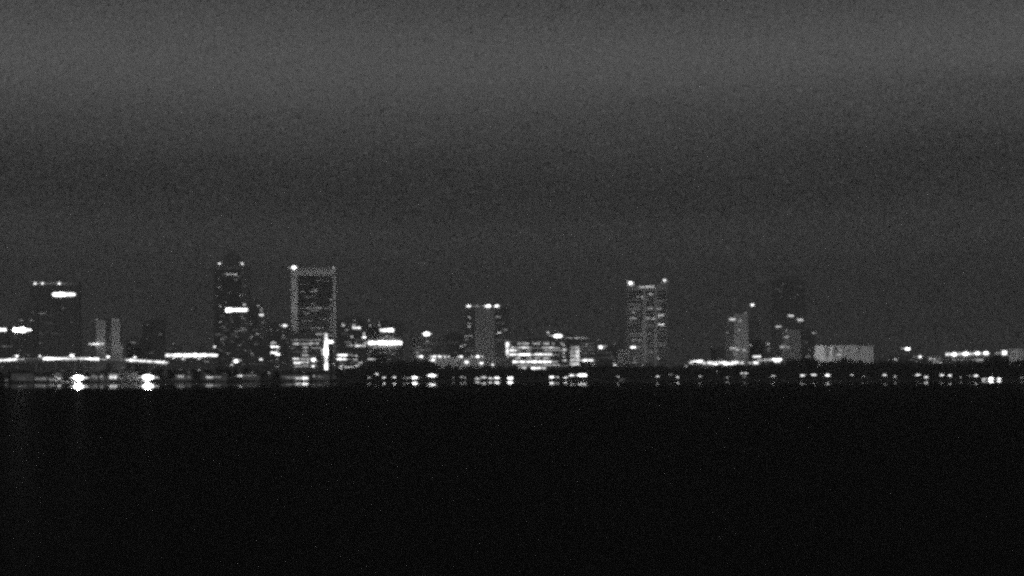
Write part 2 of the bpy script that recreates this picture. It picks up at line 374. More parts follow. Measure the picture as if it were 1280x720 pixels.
# lit office
b = Building('lit_office', 'broad office with row upon row of blazing windows and bright left fin', 'building', 632.5, 708, 426.5, 6900, 30)
b.body(M_CONC, floor=4.6)
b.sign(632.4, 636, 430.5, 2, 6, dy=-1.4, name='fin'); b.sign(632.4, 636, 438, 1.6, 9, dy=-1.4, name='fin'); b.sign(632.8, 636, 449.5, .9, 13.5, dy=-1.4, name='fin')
def row(x0, x1, y, st, h=1.8, seg=6, p=1.0, jit=.5): b.win(x0, x1, y, st, h=h, seg=seg, p=p, jit=jit)
row(640, 704, 429.4, .8, 2, 4, .75, .6); row(638, 648, 434.5, .7); row(648, 662, 434.5, 2); row(678, 692, 434.6, 1); row(662, 678, 435, .25); row(692, 700, 435, .4)
row(637, 646, 438, 1.8); row(646, 664, 438, .3, p=.6); row(680, 708, 438, .35, p=.7)
row(637, 663, 443.2, 4); row(664, 668, 443.5, 1.2); row(668, 690, 443, 3); row(690, 700, 443.6, .25)
row(640, 690, 447.6, .8, seg=4, p=.8); row(641, 671, 452.2, 4.2); row(672, 690, 452.3, 3.8); row(690, 697, 452.3, .6)
row(645, 700, 456.4, .6, 1.3); row(648, 658, 459.8, 1.6); row(664, 682, 460.2, 3); row(700, 711, 457.2, .25)
for y in (431.5, 436.5, 441.5, 446): b.win(703.5, 706, y, .8, seg=12)
b.win(703, 708, 450.6, 1.2); b.win(703.5, 708, 437.3, 1.4)

b = Building('office_block', 'block with a blazing white end pylon and faint striped floors', 'building', 708, 746, 424.5, 6950, 28)
b.body(M_CONC, floor=4.2, px0=725, plant=False)
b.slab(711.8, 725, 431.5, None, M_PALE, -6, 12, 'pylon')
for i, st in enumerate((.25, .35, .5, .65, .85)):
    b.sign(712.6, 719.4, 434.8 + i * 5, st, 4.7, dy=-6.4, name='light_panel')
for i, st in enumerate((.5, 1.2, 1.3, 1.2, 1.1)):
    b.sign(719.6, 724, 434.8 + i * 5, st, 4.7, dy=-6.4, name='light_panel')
for y in (429, 433.5, 437.5, 441.5): b.win(726, 744, y, .12, h=1.2)
b.win(725, 729, 450.6, 1.4); b.win(729, 742, 450.4, 3.2, h=2.4); b.lamp(741, 456.5, 1.1, 7, 3.6, dy=-8)
b = Building('office_block', 'small dark block with one starry lamp between pylon and striped block', 'building', 745, 772, 432, 7100, 24)
b.body(); b.lamp(751, 434, 5, 6.5, 4); b.lamp(756.5, 432.8, .7, 5, 2); b.lamp(748, 424.8, .4, 3, 1.4); b.mast(748, 424, 432); b.lamp(767.7, 430.5, .4, 2, 2); b.win(747, 765, 441, .05); b.win(747, 768, 447, .05)
b = Building('apartment_block', 'small pale striped block left of the horned tower', 'building', 772.5, 787, 437.5, 6900, 22)
b.body(M_PALE, floor=4.4, plant=False, slab=2.2, bays=1)
b.lamp(768.5, 456, 2.2, 4, 2.6, dy=-2); b.lamp(768, 451, .3, 2, 2)

# horned tower
b = Building('residential_tower', 'tall striped tower with horned roof corners and dipped middle', 'skyscraper', 783.5, 834, 362, 7350, 36, T)
b.body(M_CONC, M_DARK, floor=5.0, bays=5, plant=False, slab=2.2, ledge=1.2)
pts = [(b.x0, b._z(362.2)), (b.x1, b._z(362.2)), (b.X(836), b._z(350)), (b.X(828), b._z(351.5)), (b.X(820), b._z(356.5)), (b.X(809), b._z(358.5)), (b.X(799), b._z(357.5)), (b.X(792), b._z(354)), (b.X(784), b._z(351.5))]
MB().prism(pts, b.Y + 1, b.Y + 30).build('crown', M_CONC, b.root)
for x in (806, 820): b.slab(x - 1.8, x + 1.8, 360, None, M_PALE, -1.6, 3)
b.lamp(788.3, 353.8, 6, 5.5, 4.2); b.lamp(784, 351.3, .7, 2.4, 1.4); b.lamp(831, 350.3, 3, 5.6, 2.4)
b.sign(798.5, 806, 358.8, .7, 2, name='light_strip', dy=-.1); b.sign(807, 818, 358.3, 1, 2, name='light_strip', dy=-.1)
for a in ((811, 816, 367.7, .8), (801, 808, 371, .5), (803, 810, 374.5, .25), (796, 799, 371, .3), (809, 816, 385.6, .4), (819, 826, 385.8, .6), (790.5, 794, 390.5, .4), (823, 830, 394, 1.2), (798, 800, 394, .2), (787, 796, 397.7, .35), (806, 812, 397.7, .7), (814.5, 819, 398.3, .8), (821, 826, 396.3, .4), (823, 830, 405.6, 1.6), (786, 792, 402, .1), (789, 801, 425, .22), (797, 800, 434, .3), (788.5, 794.5, 434.2, 5), (820, 824, 447.8, .6), (787, 812, 418, .1), (823, 833, 412, .06), (786, 801, 381, .1), (822, 832, 376, .1), (786, 800, 386, .12), (806, 816, 407, .08), (808, 818, 440, .1), (824, 832, 431, .12)): b.win(*a, h=1.5, dy=-.1)
b.lamp(793, 448, .3, 1.2, 9); b.sign(783, 800, 453.5, .12, 1.2, dy=-3, name='light_strip')
for x in (784.5, 794, 803.5): b.lamp(x, 456.3 if x > 800 else 453, .5, 3, 1.8, dy=-5)

# bright low line of the quay right of the horned tower
QL = [(862, 866, 453.3, 1.6), (866, 878, 451.7, 2.8), (879, 882, 454, 1.2), (884.5, 890, 453.5, 2.2), (890, 898, 454.6, 3), (899, 906, 453.3, 3), (905, 916, 454.5, 5), (915, 923, 453.3, 2.4), (925, 930, 453.4, 1), (935, 940, 453.4, .4), (942, 948, 453.5, 2)]
b = Building('quay_shed', 'long low quay shed with a ragged bright row of lights', 'shed', 858, 975, 451.8, 6650, 24)
b.body(M_CONC, floor=3.4, plant=False)
for x0, x1, y, st in QL: b.sign(x0, x1, y, st, 2.6 + random.uniform(-.5, .8), dy=-.6 - random.random() * 2, name='floodlight_bar')
b.lamp(857.5, 458, .9, 5, 2, dy=-6)
for x0, x1, y, st in ((941, 951, 445.8, 2.6), (946, 953, 450.3, .8), (954, 962, 449.8, .9), (962, 968, 449.3, 1.2), (966, 977, 449.2, 5), (968, 975, 451.5, 3)): b.sign(x0, x1, y, st, 2.2, dy=-1.2, name='floodlight_bar')

b = Building('office_block', 'faint low block behind the bright quay shed', 'building', 890, 913, 437, 7500, 24); b.body(M_CONC)
b = Building('residential_tower', 'pale faced block with scattered lamps below a starry mast light', 'building', 913, 937, 392, 7350, 26, T)
b.body(M_CONC, floor=4.2, px0=908, px1=918, top=396, dy=2, plant=False); b.slab(917.5, 935.5, 392, None, M_PALE, -1, 26, 'side_wall')
for a in ((911.5, 919, 399.3, 1.8), (923.5, 927, 401, .5), (922, 925, 413, .5), (907.5, 910.5, 416, .3), (912, 920, 435.2, 1), (920.5, 923.5, 437.2, .8), (928, 932, 437.5, .4), (917.5, 921.5, 442.7, .4), (931, 934, 391.5, .4), (918, 924, 450, .2)): b.win(*a, dy=-1.1, seg=12, h=1.7)
b = Building('office_block', 'dim block carrying a mast with a starry light right of the pale faced block', 'building', 937, 952, 398, 7450, 24)
b.body(M_CONC); b.mast(940.3, 381, 397); b.lamp(940.5, 381.2, 4.5, 5.5, 3); b.lamp(940, 381.2, .4, 12, 1); b.win(936, 939.5, 431.5, .9)
b = Building('office_tower', 'faint tall unlit tower almost lost in the haze', 'skyscraper', 966, 1007, 349, 10800, 50, T)
b.body(M_CONC, floor=4.4, plant=False); b.slab(975, 998, 344.5, 349, M_DCONC, 8, 20, 'crown_step')
b.win(974.5, 977, 364, .18); b.win(968, 980, 361, .05); b.win(993, 1004, 358, .045)
b = Building('office_block', 'mid rise block with two staggered lamps in front of the faint tall tower', 'building', 966, 1003, 392, 7600, 28)
b.body(M_DCONC); b.slab(978, 1001, 412, None, M_CONC, -2, 20, 'front_wing')
for a in ((985.5, 992, 394.7, 1.5), (997, 1004, 399.9, 1.6), (970, 976.5, 408.3, .8), (980, 985.5, 421.3, .7), (975.5, 980.5, 433.7, 1.1), (981, 987, 433.9, .6), (981.5, 984, 412.5, .2)): b.win(*a, dy=-2.2, seg=12, h=1.9, name='wall_light')
b = Building('office_block', 'dim block with one roof lamp left of the pale long building', 'building', 1003, 1019, 415, 7500, 24)
b.body(M_DCONC); b.lamp(1017.5, 416.2, .9, 6, 1.8); b.win(1006, 1013, 445.5, .3); b.win(1005, 1010, 428, .05)
b = Building('office_block', 'dark low block with one lamp under the starry mast', 'building', 951, 966, 428, 7400, 24)
b.body(M_DCONC, plant=False); b.lamp(960, 430, .9, 4, 2.4); b.lamp(961, 439, .15, 3, 2)

# pale long building
b = Building('hospital', 'long pale floodlit building with dark recesses above the trees', 'building', 1018, 1093, 433, 7000, 34)
b.body(M_CONC, M_CONC, floor=5, plant=False, slab=.9, bays=3)
for x0, x1, t in ((1018, 1031, 431.5), (1036.5, 1041, 432), (1048, 1053, 432), (1056, 1072, 431.6), (1076, 1092, 432.4)): b.slab(x0, x1, t, None, M_PALE, -2, 10, 'bay')
for x0, x1 in ((1031.3, 1036.2), (1041.3, 1047.7)): b.slab(x0, x1, 434.5, 447, M_GLASS, -.3, 1, 'recess')
b.win(1045, 1051, 443.3, .35, dy=-2.2); b.mast(1038, 424, 433); b.mast(1050, 424, 433)

# far right
b = Building('warehouse', 'low dark shed with two small lamps and a starry mast lamp', 'building', 1112, 1158, 444, 6600, 24)
b.body(M_DCONC, floor=3.6, plant=False); b.mast(1134, 436, 444)
b.lamp(1134.5, 436, 7, 8, 3.6); b.lamp(1129, 435.5, .7, 9, 1.4); b.lamp(1119.5, 449.2, 1.2, 5, 2.4, dy=-2); b.lamp(1150, 446, 3.5, 5.5, 3); b.lamp(1144, 446, .4, 7, 1.2); b.lamp(1145.5, 451.5, .2, 3, 2)
b = Building('pavilion', 'small dappled lit pavilion left of the strung canopy lights', 'pavilion', 1159, 1178, 446, 6300, 16)
b.body(M_PALE, floor=3.4, plant=False)
for x, y, w, st in ((1163, 448.5, 5, 1), (1168, 449, 5, .8), (1172, 452, 4, .6), (1167.5, 453, 4, .5), (1174, 448, 4, .3), (1176, 453.5, 3, .9)): b.lamp(x, y, st, w, 2.6, dy=-1)
b = Building('pavilion', 'long open canopy edged with four starry lamps on a bright string', 'pavilion', 1181, 1237, 441, 6300, 22)
b.body(M_CONC, floor=4, plant=False)
for x0, x1, st in ((1182, 1200, 1.8), (1200, 1218, 1.8), (1218, 1236, 1.5)): b.sign(x0, x1, 443 - (x0 - 1182) * .03, st, 2, dy=-2, name='light_strip')
for x, y, w in ((1193, 443, 7), (1207, 442.2, 8), (1222, 441.7, 6), (1232.3, 441.3, 6)): b.lamp(x, y, 8, w, 4, dy=-2.5)
b.win(1220, 1229, 450, .5, h=2.5); b.win(1190, 1215, 450, .08); b.win(1214, 1222, 450, .25)
b = Building('storage_tank', 'large pale domed tank at the right edge of the skyline', 'tank', 1258, 1293, 440, 6350, 40)
cx = b.X(1272); r = b.X(1286.5) - cx
MB().cyl(cx, b.Y + r, GZ, b._z(439), r, r, 40).build('shell', M_PALE, b.root)
dm = MB().blob(cx, b.Y + r, b._z(439), r, r, b._z(433.8) - b._z(439), 40, 10).build('dome', M_PALE, b.root)
b.lamp(1272, 434.5, .35, 2.5, 2, dy=r); b.mast(1272, 434.2, 435)
b = Building('pump_house', 'small glaring white block against the left side of the domed tank', 'building', 1245, 1259.5, 437.5, 6250, 14)
b.body(M_PALE, floor=3.4, plant=False); b.sign(1253, 1258, 441, 3, 5.5, name='light_panel'); b.sign(1245, 1253, 441.5, .25, 3, name='light_panel')

rr = random.Random(21)
for bb in BLDS:
    wpx = (bb.x1 - bb.x0) * F / bb.Y; hp = (bb.z1 - GZ) * F / bb.Y
    if hp < 24 or wpx > 48: continue
    dense = 1.0 if 330 < 640 + bb.x0 * F / bb.Y < 470 or 265 < 640 + bb.x0 * F / bb.Y < 335 else .45
    for i in range(int(wpx * hp / 170 * dense)):
        xx = 640 + bb.x0 * F / bb.Y + rr.uniform(2, wpx - 6); yy = HY - (bb.z1 - H) * F / bb.Y + rr.uniform(5, hp - 14)
        bb.win(xx, xx + rr.uniform(1.5, 4), yy, rr.choice((.06, .09, .14, .22, .35)), h=1.1, dy=-.08)
# ------------------------------------------------------------------ bridge on the left
lrnd = random.Random(3)
BY = 6500
t = thing('road_bridge', 'long lit road bridge crossing the left of the skyline', 'bridge', (P(90, 450, BY).x, BY, GZ))
prof = [(-60, 453), (0, 450.5), (22, 449), (60, 448.2), (110, 448.4), (160, 450), (214, 453.5)]
def by(px): return interp(prof, px)
up = [(P(x, by(x) + 1.6, BY).x, P(x, by(x) + 1.6, BY).z) for x, _ in prof]
lo = [(P(x, by(x) + 4.2, BY).x, P(x, by(x) + 4.2, BY).z) for x, _ in reversed(prof)]
MB().prism(up + lo, BY, BY + 16).build('deck', M_CONC, t)
for x in range(-50, 215, 24):
    a = P(x, by(x) + 4, BY + 8)
    MB().box(a.x - 1.6, a.x + 1.6, BY + 3, BY + 13, 0.5, a.z).build('pier', M_CONC, t)
for x0, x1, st in ((-50, -20, 3), (-20, 0, 3), (0, 10, 4.5), (10, 21, 2.5), (21, 31, .5), (31, 54, .12), (54, 74, 5), (74, 86, 2), (86, 105, 1.4), (105, 124, 5), (124, 132, .8), (132, 160, .15), (157, 172, 2.4), (172, 190, 1.8), (190, 210, 1.8)):
    n = max(1, round((x1 - x0) / 4.5))
    for i in range(n):
        xa, xb = x0 + (x1 - x0) * i / n, x0 + (x1 - x0) * (i + 1) / n - .1
        a, c = P(xa, by(xa), BY - .3), P(xb, by(xb), BY - .3)
        hh = (1.15 if st > 1 else .7) * lrnd.uniform(.7, 1.15)
        MB().prism([(a.x, a.z - hh), (c.x, c.z - hh), (c.x, c.z + hh), (a.x, a.z + hh)], BY - .4, BY).build('parapet_light', glow(st * 1.3 * lrnd.choice((.6, .8, 1, 1.2))), t)
m = MB()
for (x, _), (x2, _) in zip(prof, prof[1:]):
    a, c = P(x, by(x) - 1.4, BY), P(x2, by(x2) - 1.4, BY)
    m.prism([(a.x, a.z - .2), (c.x, c.z - .2), (c.x, c.z + .1), (a.x, a.z + .1)], BY + 15.6, BY + 15.8)
m.build('railing', M_METAL, t)
for k, (x, y, st, w) in enumerate(((21, 445, 5, 4), (50, 445, 3, 3), (90, 444.5, 7, 5.5), (135, 446, 5, 4.2), (168.5, 446.5, 3.5, 4.2), (205, 452.6, 3, 4), (115, 446.3, .6, 8), (27, 445.2, .6, 7))):
    if w > 6:
        continue
    a = P(x, y, BY + 2); d = P(x, by(x) + 1.6, BY + 2)
    lab = ['star bright lamp high on the bridge nearest its left end', 'small lamp on the bridge below the wide beacon tower', 'brightest lamp on the bridge right of the wide beacon tower', 'lamp on the bridge just left of the pale end walls', 'lamp on the bridge right of the pale end walls', 'lamp at the right end of the bridge'][k]
    q = thing('bridge_lamp', lab, 'street lamp', (a.x, a.y, d.z), 'lamps along the bridge')
    MB().cyl(a.x, a.y, d.z, a.z, .22, .14, 6).build('post', M_METAL, q)
    MB().blob(a.x, a.y - .3, a.z, w * .54, .5, 1.3).build('lamp_head', glow(st), q)

# ------------------------------------------------------------------ waterfront houses, left shore
def low_house(label, x0, x1, top, back, name='waterfront_house', cat='house', m=None, lights=(), lit=0, gable=True):
    Y = shore((x0 + x1) / 2) + back; k = Y / F
    a, c = P(x0, top, Y), P(x1, top, Y)
    r = thing(name, label, cat, ((a.x + c.x) / 2, Y + 6, 1.2))
    eave = 1.2 + (a.z - 1.2) * .68
    MB().box(a.x, c.x, Y, Y + 12, 0.9, eave).build('wall', m or M_CONC, r)
    MB().prism([(a.x - .5, eave), (c.x + .5, eave), ((a.x * .25 + c.x * .75), a.z), (a.x * .75 + c.x * .25, a.z)], Y - .6, Y + 12.6).build('roof', M_ROOF, r)
    d = MB().box((a.x + c.x) / 2 - .6, (a.x + c.x) / 2 + .6, Y - .06, Y + .1, 1.2, 3.2).build('door', M_WOOD, r)
    for (xa, xb, y, st, h) in lights:
        p, q = P(xa, y, Y), P(xb, y, Y)
        hh = h * k / 2
        MB().box(p.x, q.x, Y - .15, Y + .1, max(.95, p.z - hh), p.z + hh).build('window', glow(st), r)
    return r
low_house('low grey waterfront house under the left end of the bridge', 14, 42, 462, 40, lights=((22, 32, 473.5, .05, 3), (6, 10, 474, .08, 2)))
low_house('pale shed with a dim speckled row of lights on the left bank', 42, 69, 467, 25, 'boathouse', 'boathouse', lights=((43.5, 47, 473.7, .25, 2.4), (47.5, 51, 474, .16, 3), (51.5, 57, 473.6, .22, 3.4), (61, 64, 474.4, .25, 2), (65, 68, 474.4, .3, 2)))
low_house('long flat shed with a thin light line left of the great floodlight', 58, 82, 462, 110, 'boathouse', 'boathouse', lights=((61, 80, 463.8, .1, 1.1),))
low_house('boathouse with ghostly lit windows right of the great floodlight', 112, 134, 465.5, 20, 'boathouse', 'boathouse', lights=((114, 118, 469.5, .16, 4), (118.5, 121.5, 471.5, .22, 3.5), (125.5, 128.5, 470.3, .28, 5), (115, 117, 477, .1, 2)))
low_house('boathouse with a softly glowing white end left of the second great floodlight', 135, 150, 463, 18, 'boathouse', 'boathouse', M_PALE, lights=((136.5, 147, 469.3, .28, 6), (137, 145.5, 471.8, 1.1, 3.6)))
low_house('boathouse with two faint lit strips below the long roof lights', 206, 240, 464.3, 22, 'boathouse', 'boathouse', lights=((212, 238, 465.4, .12, 1.4), (213, 222, 470.5, .14, 2.4), (222, 230, 470.6, .4, 3), (234, 238, 471, .16, 2)))
low_house('boathouse with faint strips left of the ground lamps of the stepped tower', 253, 284, 465.8, 22, 'boathouse', 'boathouse', lights=((255, 283, 467, .1, 1.2), (257.5, 266, 471.6, .7, 2.4), (266, 276, 471.3, .2, 1.8)))
low_house('quay house with a thin bright line below the slim zigzag block', 294, 324, 466, 26, lights=((297, 302, 469.6, 2.6, 2.6), (302, 320, 468.8, .35, 2), (314, 317, 465.8, .4, 1.6)))
low_house('long quay shed whose light brightens to the right below the ladder windows', 344, 388, 465, 24, 'quay_shed', 'shed', lights=((346, 358, 471, .1, 1.4), (358, 369, 472, .2, 1.8), (369, 378, 472.8, .7, 2.8), (378, 385, 472.8, 2.2, 2.8), (371.5, 379, 466.2, 1.1, 2.2)))
low_house('low grey wall of a house below the pale end walls', 150, 172, 461, 90, lights=((152, 156, 459.5, .12, 1.6),))
low_house('dim low quay house below the portal tower', 390, 412, 464, 40, lights=((397.5, 401, 471, .2, 1.6), (391, 393.5, 470.2, .4, 1.6)))

# ------------------------------------------------------------------ shore lamps
lrnd = random.Random(5)
def shore_lamp(label, x, y, st, w, h=2.6, back=9, kind='lamp'):
    Y = shore(x) + back; c = P(x, y, Y); k = Y / F
    big = kind == 'flood'
    r = thing('floodlight_mast' if big else 'shore_lamp', label, 'floodlight' if big else 'street lamp', (c.x, Y, .8), 'lamps along the far shore')
    ht = h * k / 2
    po = MB().cyl(c.x, Y, -.4, c.z - ht * .3, .16, .1, 6).build('post', M_METAL, r)
    MB().box(c.x - w * k * .35, c.x + w * k * .35, Y - .12, Y + .12, c.z + ht * .8, c.z + ht + .15).build('arm', M_METAL, po)
    if big:
        for dx, dz, ww, hh, e in ((0, 0, .5, .75, 1), (-.28, .08, .32, .5, .5), (.3, .02, .34, .4, .35), (.05, .62, .3, .3, .12), (-.6, 0, .5, .16, .04), (.66, 0, .5, .16, .05), (-.42, .3, .14, .2, .02), (.46, .34, .14, .2, .02), (0, .95, .14, .22, .02), (-.22, .55, .16, .3, .04), (.24, .5, .16, .3, .03), (0, -.6, .2, .3, .08)):  # dim outer heads are added to shape spikes and spread of glare
            MB().blob(c.x + dx * w * k, Y - .4, c.z + dz * ht, ww * w * k / 2, .45, hh * ht, 12, 6).build('lamp_head', glow(st * e), r)
    else:
        hd = MB().blob(c.x, Y - .4, c.z, w * k * .4, .45, ht * .48, 12, 6).build('lamp_head', glow(st), r)
        o1, o2 = lrnd.uniform(.3, .8), lrnd.uniform(.3, .8)
        MB().box(c.x - w * k * o1, c.x + w * k * o2, Y - .3, Y - .14, c.z - .42, c.z + .42).build('flare_bar', glow(min(1.4, .25 * st)), hd)  # streak of glare beside the head, built as a glowing bar
L = [
 ('small lamp left of the great floodlight on the left bank', 74, 473.3, 2.2, 4, 3),
 ('great dazzling floodlight on the left bank', 98, 472.3, 50, 13, 7, 9, 'flood'),
 ('thin side lamp reaching right from the great floodlight', 107, 472.3, 2, 6, 2),
 ('second great floodlight on the left bank', 185, 471.8, 24, 16, 8, 9, 'flood'),
 ('weak lamp at the far left edge of the shore', 8, 475.5, .25, 3, 2.2),
 ('weak lamp between the bridge end and the great floodlight', 67, 475.2, .15, 3, 2),
 ('faint lamp above the boathouse strips under the arena', 226, 461.5, .5, 2.4, 2, 120),
 ('faint lamp on the bank below the right end of the arena', 249, 462.3, .9, 3, 2.4, 120),
 ('faint lamp right of the quay house line', 336, 466.3, .7, 4, 2.4, 30),
 ('tiny lamp just before the dark wood begins', 403, 471, .2, 3, 2.2),
 ('lamp high on the bank below the wide canopy light', 470.5, 467.7, 4, 6, 2.6, 20),
 ('dim lamp below and left of the canopy lamp', 461, 472, 1.2, 4, 2.2),
 ('first small lamp of the quay below the canopy', 480, 472, 2.6, 5, 2.6),
 ('second small lamp of the quay left of the twin flood', 493, 471.7, 3, 5, 2.8),
 ('faint lamp joined to the left of the bright quay lamp', 504, 472.4, 1.6, 4, 2.4),
 ('bright quay lamp below the starry roof lamp block', 517.5, 472, 13, 9, 3.6),
 ('thin tail lamp left of the bright quay lamp', 510, 472.3, 1, 5, 1.6),
 ('large lamp high on the bank left of the parking deck wood', 540, 469.4, 12, 10, 4.2),
 ('faint lamp on the dark bank below the shoulder block', 566.5, 472.3, .6, 2.4, 2.2),
 ('small lamp below the slab tower, left one of a close pair', 577, 471.2, 1.3, 4, 2.2),
 ('small lamp below the slab tower, right one of a close pair', 581, 472.2, .9, 3, 2),
 ('lamp at the left end of the long bright quay below the slab tower', 596.5, 473.2, 2.6, 6, 2.2),
 ('second lamp of the long bright quay below the slab tower', 605, 471.8, 3, 6, 2.4),
 ('third lamp of the long bright quay below the slab tower', 613, 472.8, 3, 6, 2.2),
 ('widest lamp of the long bright quay below the slab tower', 621, 472.4, 6, 9, 2.6),
 ('bright lamp below the left fin of the broad lit office', 637.5, 472.7, 10, 8, 3.4),
 ('bright lamp on the shore below the middle of the broad lit office', 689.5, 471.4, 6.5, 6, 3.6),
 ('small lamp right of the bright one below the broad lit office', 697, 471.5, 2, 4, 2.2),
 ('small lamp below the right corner of the broad lit office', 707, 472, 3, 5, 2.8),
 ('lamp left of the widest glare below the white pylon', 714.5, 469.2, 5, 7, 3.2),
 ('widest glare on the shore right of the white pylon', 728, 469, 9, 14, 4.2),
 ('faint small lamp below the pale striped block', 773, 470.8, 1.2, 4, 2.2),
 ('faint quay light under the pale striped block', 777, 474, .25, 6, 1.2),
 ('small lamp below the middle of the horned tower', 822, 470.4, 2.3, 3.8, 3),
 ('dim blurred lamp right of the horned tower', 838, 468.4, .35, 7, 2.6),
 ('small bright lamp right of the horned tower', 847, 471.4, 2.4, 4.4, 3),
 ('lone small lamp below the left end of the quay shed', 875, 470.5, 1.5, 3.6, 2.4),
 ('tiny lamp in the wood below the quay shed', 896, 464.6, .45, 2, 1.8, 10),
 ('dim lamp below the pale faced block', 910, 472, .7, 5, 3),
 ('left one of twin lamps under the starry mast', 927.5, 466.7, 2.6, 4, 2.6),
 ('right one of twin lamps under the starry mast', 932.5, 466.6, 2.8, 4, 2.6),
 ('dim glow below the twin lamps', 930.5, 471, .35, 6, 2.6),
 ('lamp below the bright right end of the quay shed', 967.5, 470, 3, 5, 2.8),
 ('soft wide lamp below the two staggered lamps', 1003, 469.3, 2.2, 7, 4),
 ('wide lamp below the left end of the pale long building', 1017, 468.6, 2.8, 8, 3),
 ('bright lamp below the left bay of the pale long building', 1034.5, 469.2, 5, 6, 4),
 ('small lamp below the middle of the pale long building', 1065, 468.6, 1.8, 4, 2.4),
 ('small lamp below the right end of the pale long building', 1080, 471.1, 2.6, 4.4, 2.6),
 ('lamp below the gap left of the starry mast shed', 1106, 468.8, 2.6, 6, 2.6),
 ('small lamp below the left end of the starry mast shed', 1119, 470.8, 2.2, 4.4, 2.6),
 ('lamp below the right end of the starry mast shed', 1147.5, 468.7, 3, 6, 2.8),
 ('lower lamp left of the dappled pavilion', 1157.5, 471.4, 3, 6, 3),
 ('lamp below the dappled pavilion', 1177.5, 468.9, 3, 5, 3),
 ('lamp below the left end of the strung canopy', 1188, 469.4, 4, 6, 3.2),
 ('small lower lamp below the middle of the strung canopy', 1202.5, 471.8, 2.2, 4.2, 2.8),
 ('lamp with a thin left tail below the strung canopy', 1220, 469.8, 3.6, 6, 3),
 ('thin weak lamp left of the tailed lamp', 1213, 470, .7, 8, 1.4),
 ('glaring low lamp on the right shore', 1238.5, 473.4, 14, 6.5, 3.4),
 ('second glaring low lamp right of the first on the right shore', 1249, 473.5, 6, 5.5, 3),
 ('weaker left neighbour of the glaring low lamp', 1230, 473.7, 2.5, 6, 2),
 ('faint last lamp at the right edge of the shore', 1277, 472, .6, 4, 2.2),
]
for a in L: shore_lamp(*a)

# ------------------------------------------------------------------ trees
TOPS = [(-150, 463), (0, 464), (60, 465), (100, 463), (150, 464), (200, 462), (240, 461), (300, 460), (330, 463), (410, 463), (440, 460), (470, 457), (500, 450), (520, 448.5), (538, 451), (550, 458), (600, 457.6), (640, 457), (660, 461.5), (690, 460), (712, 458), (740, 456), (770, 457.5), (800, 456.5), (860, 458), (900, 457.5), (940, 456), (975, 453), (990, 449), (1010, 447.5), (1025, 451), (1040, 450), (1055, 447), (1068, 449), (1085, 451.5), (1100, 450.5), (1130, 451.5), (1160, 454), (1185, 453), (1230, 453), (1245, 445), (1258, 447), (1270, 449.5), (1290, 450), (1430, 449)]
def tree_geo(tr, cr, x, y, z, h, w, rnd, leaves=420):
    tr.tube((x, y, z - .3), (x + rnd.uniform(-.4, .4), y, z + h * .45), .035 * h * .6, .02 * h * .6)
    clumps = []
    for i in range(rnd.randint(7, 10)):
        a = rnd.uniform(0, 6.28); rr = w * .5 * math.sqrt(rnd.random()) * .8
        cz = z + h * rnd.uniform(.4, .9); rr *= 1.15 - abs((cz - z) / h - .6) * 1.2
        c = Vector((x + rr * math.cos(a), y + rr * math.sin(a), cz)); clumps.append((c, w * rnd.uniform(.14, .24)))
        tr.tube((x, y, z + h * .38), tuple(c), .012 * h, .004 * h, 5)
    clumps.append((Vector((x, y, z + h * .88)), w * .17))
    for i in range(4):
        a = rnd.uniform(0, 6.28); clumps.append((Vector((x + w * .3 * math.cos(a), y + w * .3 * math.sin(a), z + h * rnd.uniform(.14, .36))), w * rnd.uniform(.16, .24)))
    for i in range(leaves):
        c, r = rnd.choice(clumps)
        d = Vector((rnd.gauss(0, 1), rnd.gauss(0, 1), rnd.gauss(0, 1) * .8)).normalized() * r * (rnd.random() ** .4)
        p = c + d
        if p.z > z + h * .12: cr.leaf(p, rnd.uniform(.6, 1.35), rnd)
rnd = random.Random(11)
wood = MB(); bark = MB()
x = -150.0
while x < 1430:
    Y = shore(x) + rnd.uniform(28, 130)
    low = x < 430
    top = interp(TOPS, x) + rnd.uniform(-.8, 2.2)
    c = P(x, top, Y); h = max(5.0, c.z - 1.6)
    tree_geo(bark, wood, c.x, Y, 1.6, h, rnd.uniform(.75, 1.05) * min(h, 18) + 2, rnd, 330)
    x += rnd.uniform(4, 8) if not low else rnd.uniform(8, 20)
x = 440.0
while x < 1430:   # shaded back row
    Y = shore(x) + rnd.uniform(110, 170); h = rnd.uniform(.5, .75) * max(8, P(x, interp(TOPS, x), Y).z)
    tree_geo(bark, wood, P(x, 470, Y).x, Y, 1.6, h, h * 1.1, rnd, 420); x += rnd.uniform(3.5, 5)
x = 425.0
while x < 1430:   # understorey at the water's edge
    Y = shore(x) + rnd.uniform(14, 26); h = rnd.uniform(6, 11)
    c = P(x, 470, Y); tree_geo(bark, wood, c.x, Y, .9, h, h * 1.3, rnd, 220); x += rnd.uniform(5, 8)
n0 = len(wood.v)
w = wood.build('woodland', M_LEAF); w.data.materials.append(M_BARK)
me = w.data
# merge the trunks into the same stuff object
allv = wood.v + bark.v; allf = wood.f + [tuple(i + n0 for i in f) for f in bark.f]
me2 = bpy.data.meshes.new('woodland'); me2.from_pydata(allv, [], allf); me2.materials.append(M_LEAF); me2.materials.append(M_BARK)
for i, p in enumerate(me2.polygons): p.material_index = 0 if i < len(wood.f) else 1
w.data = me2; bpy.data.meshes.remove(me); structure(w, 'stuff')
w['label'] = 'black mass of trees along the far shore'; w['category'] = 'wood'

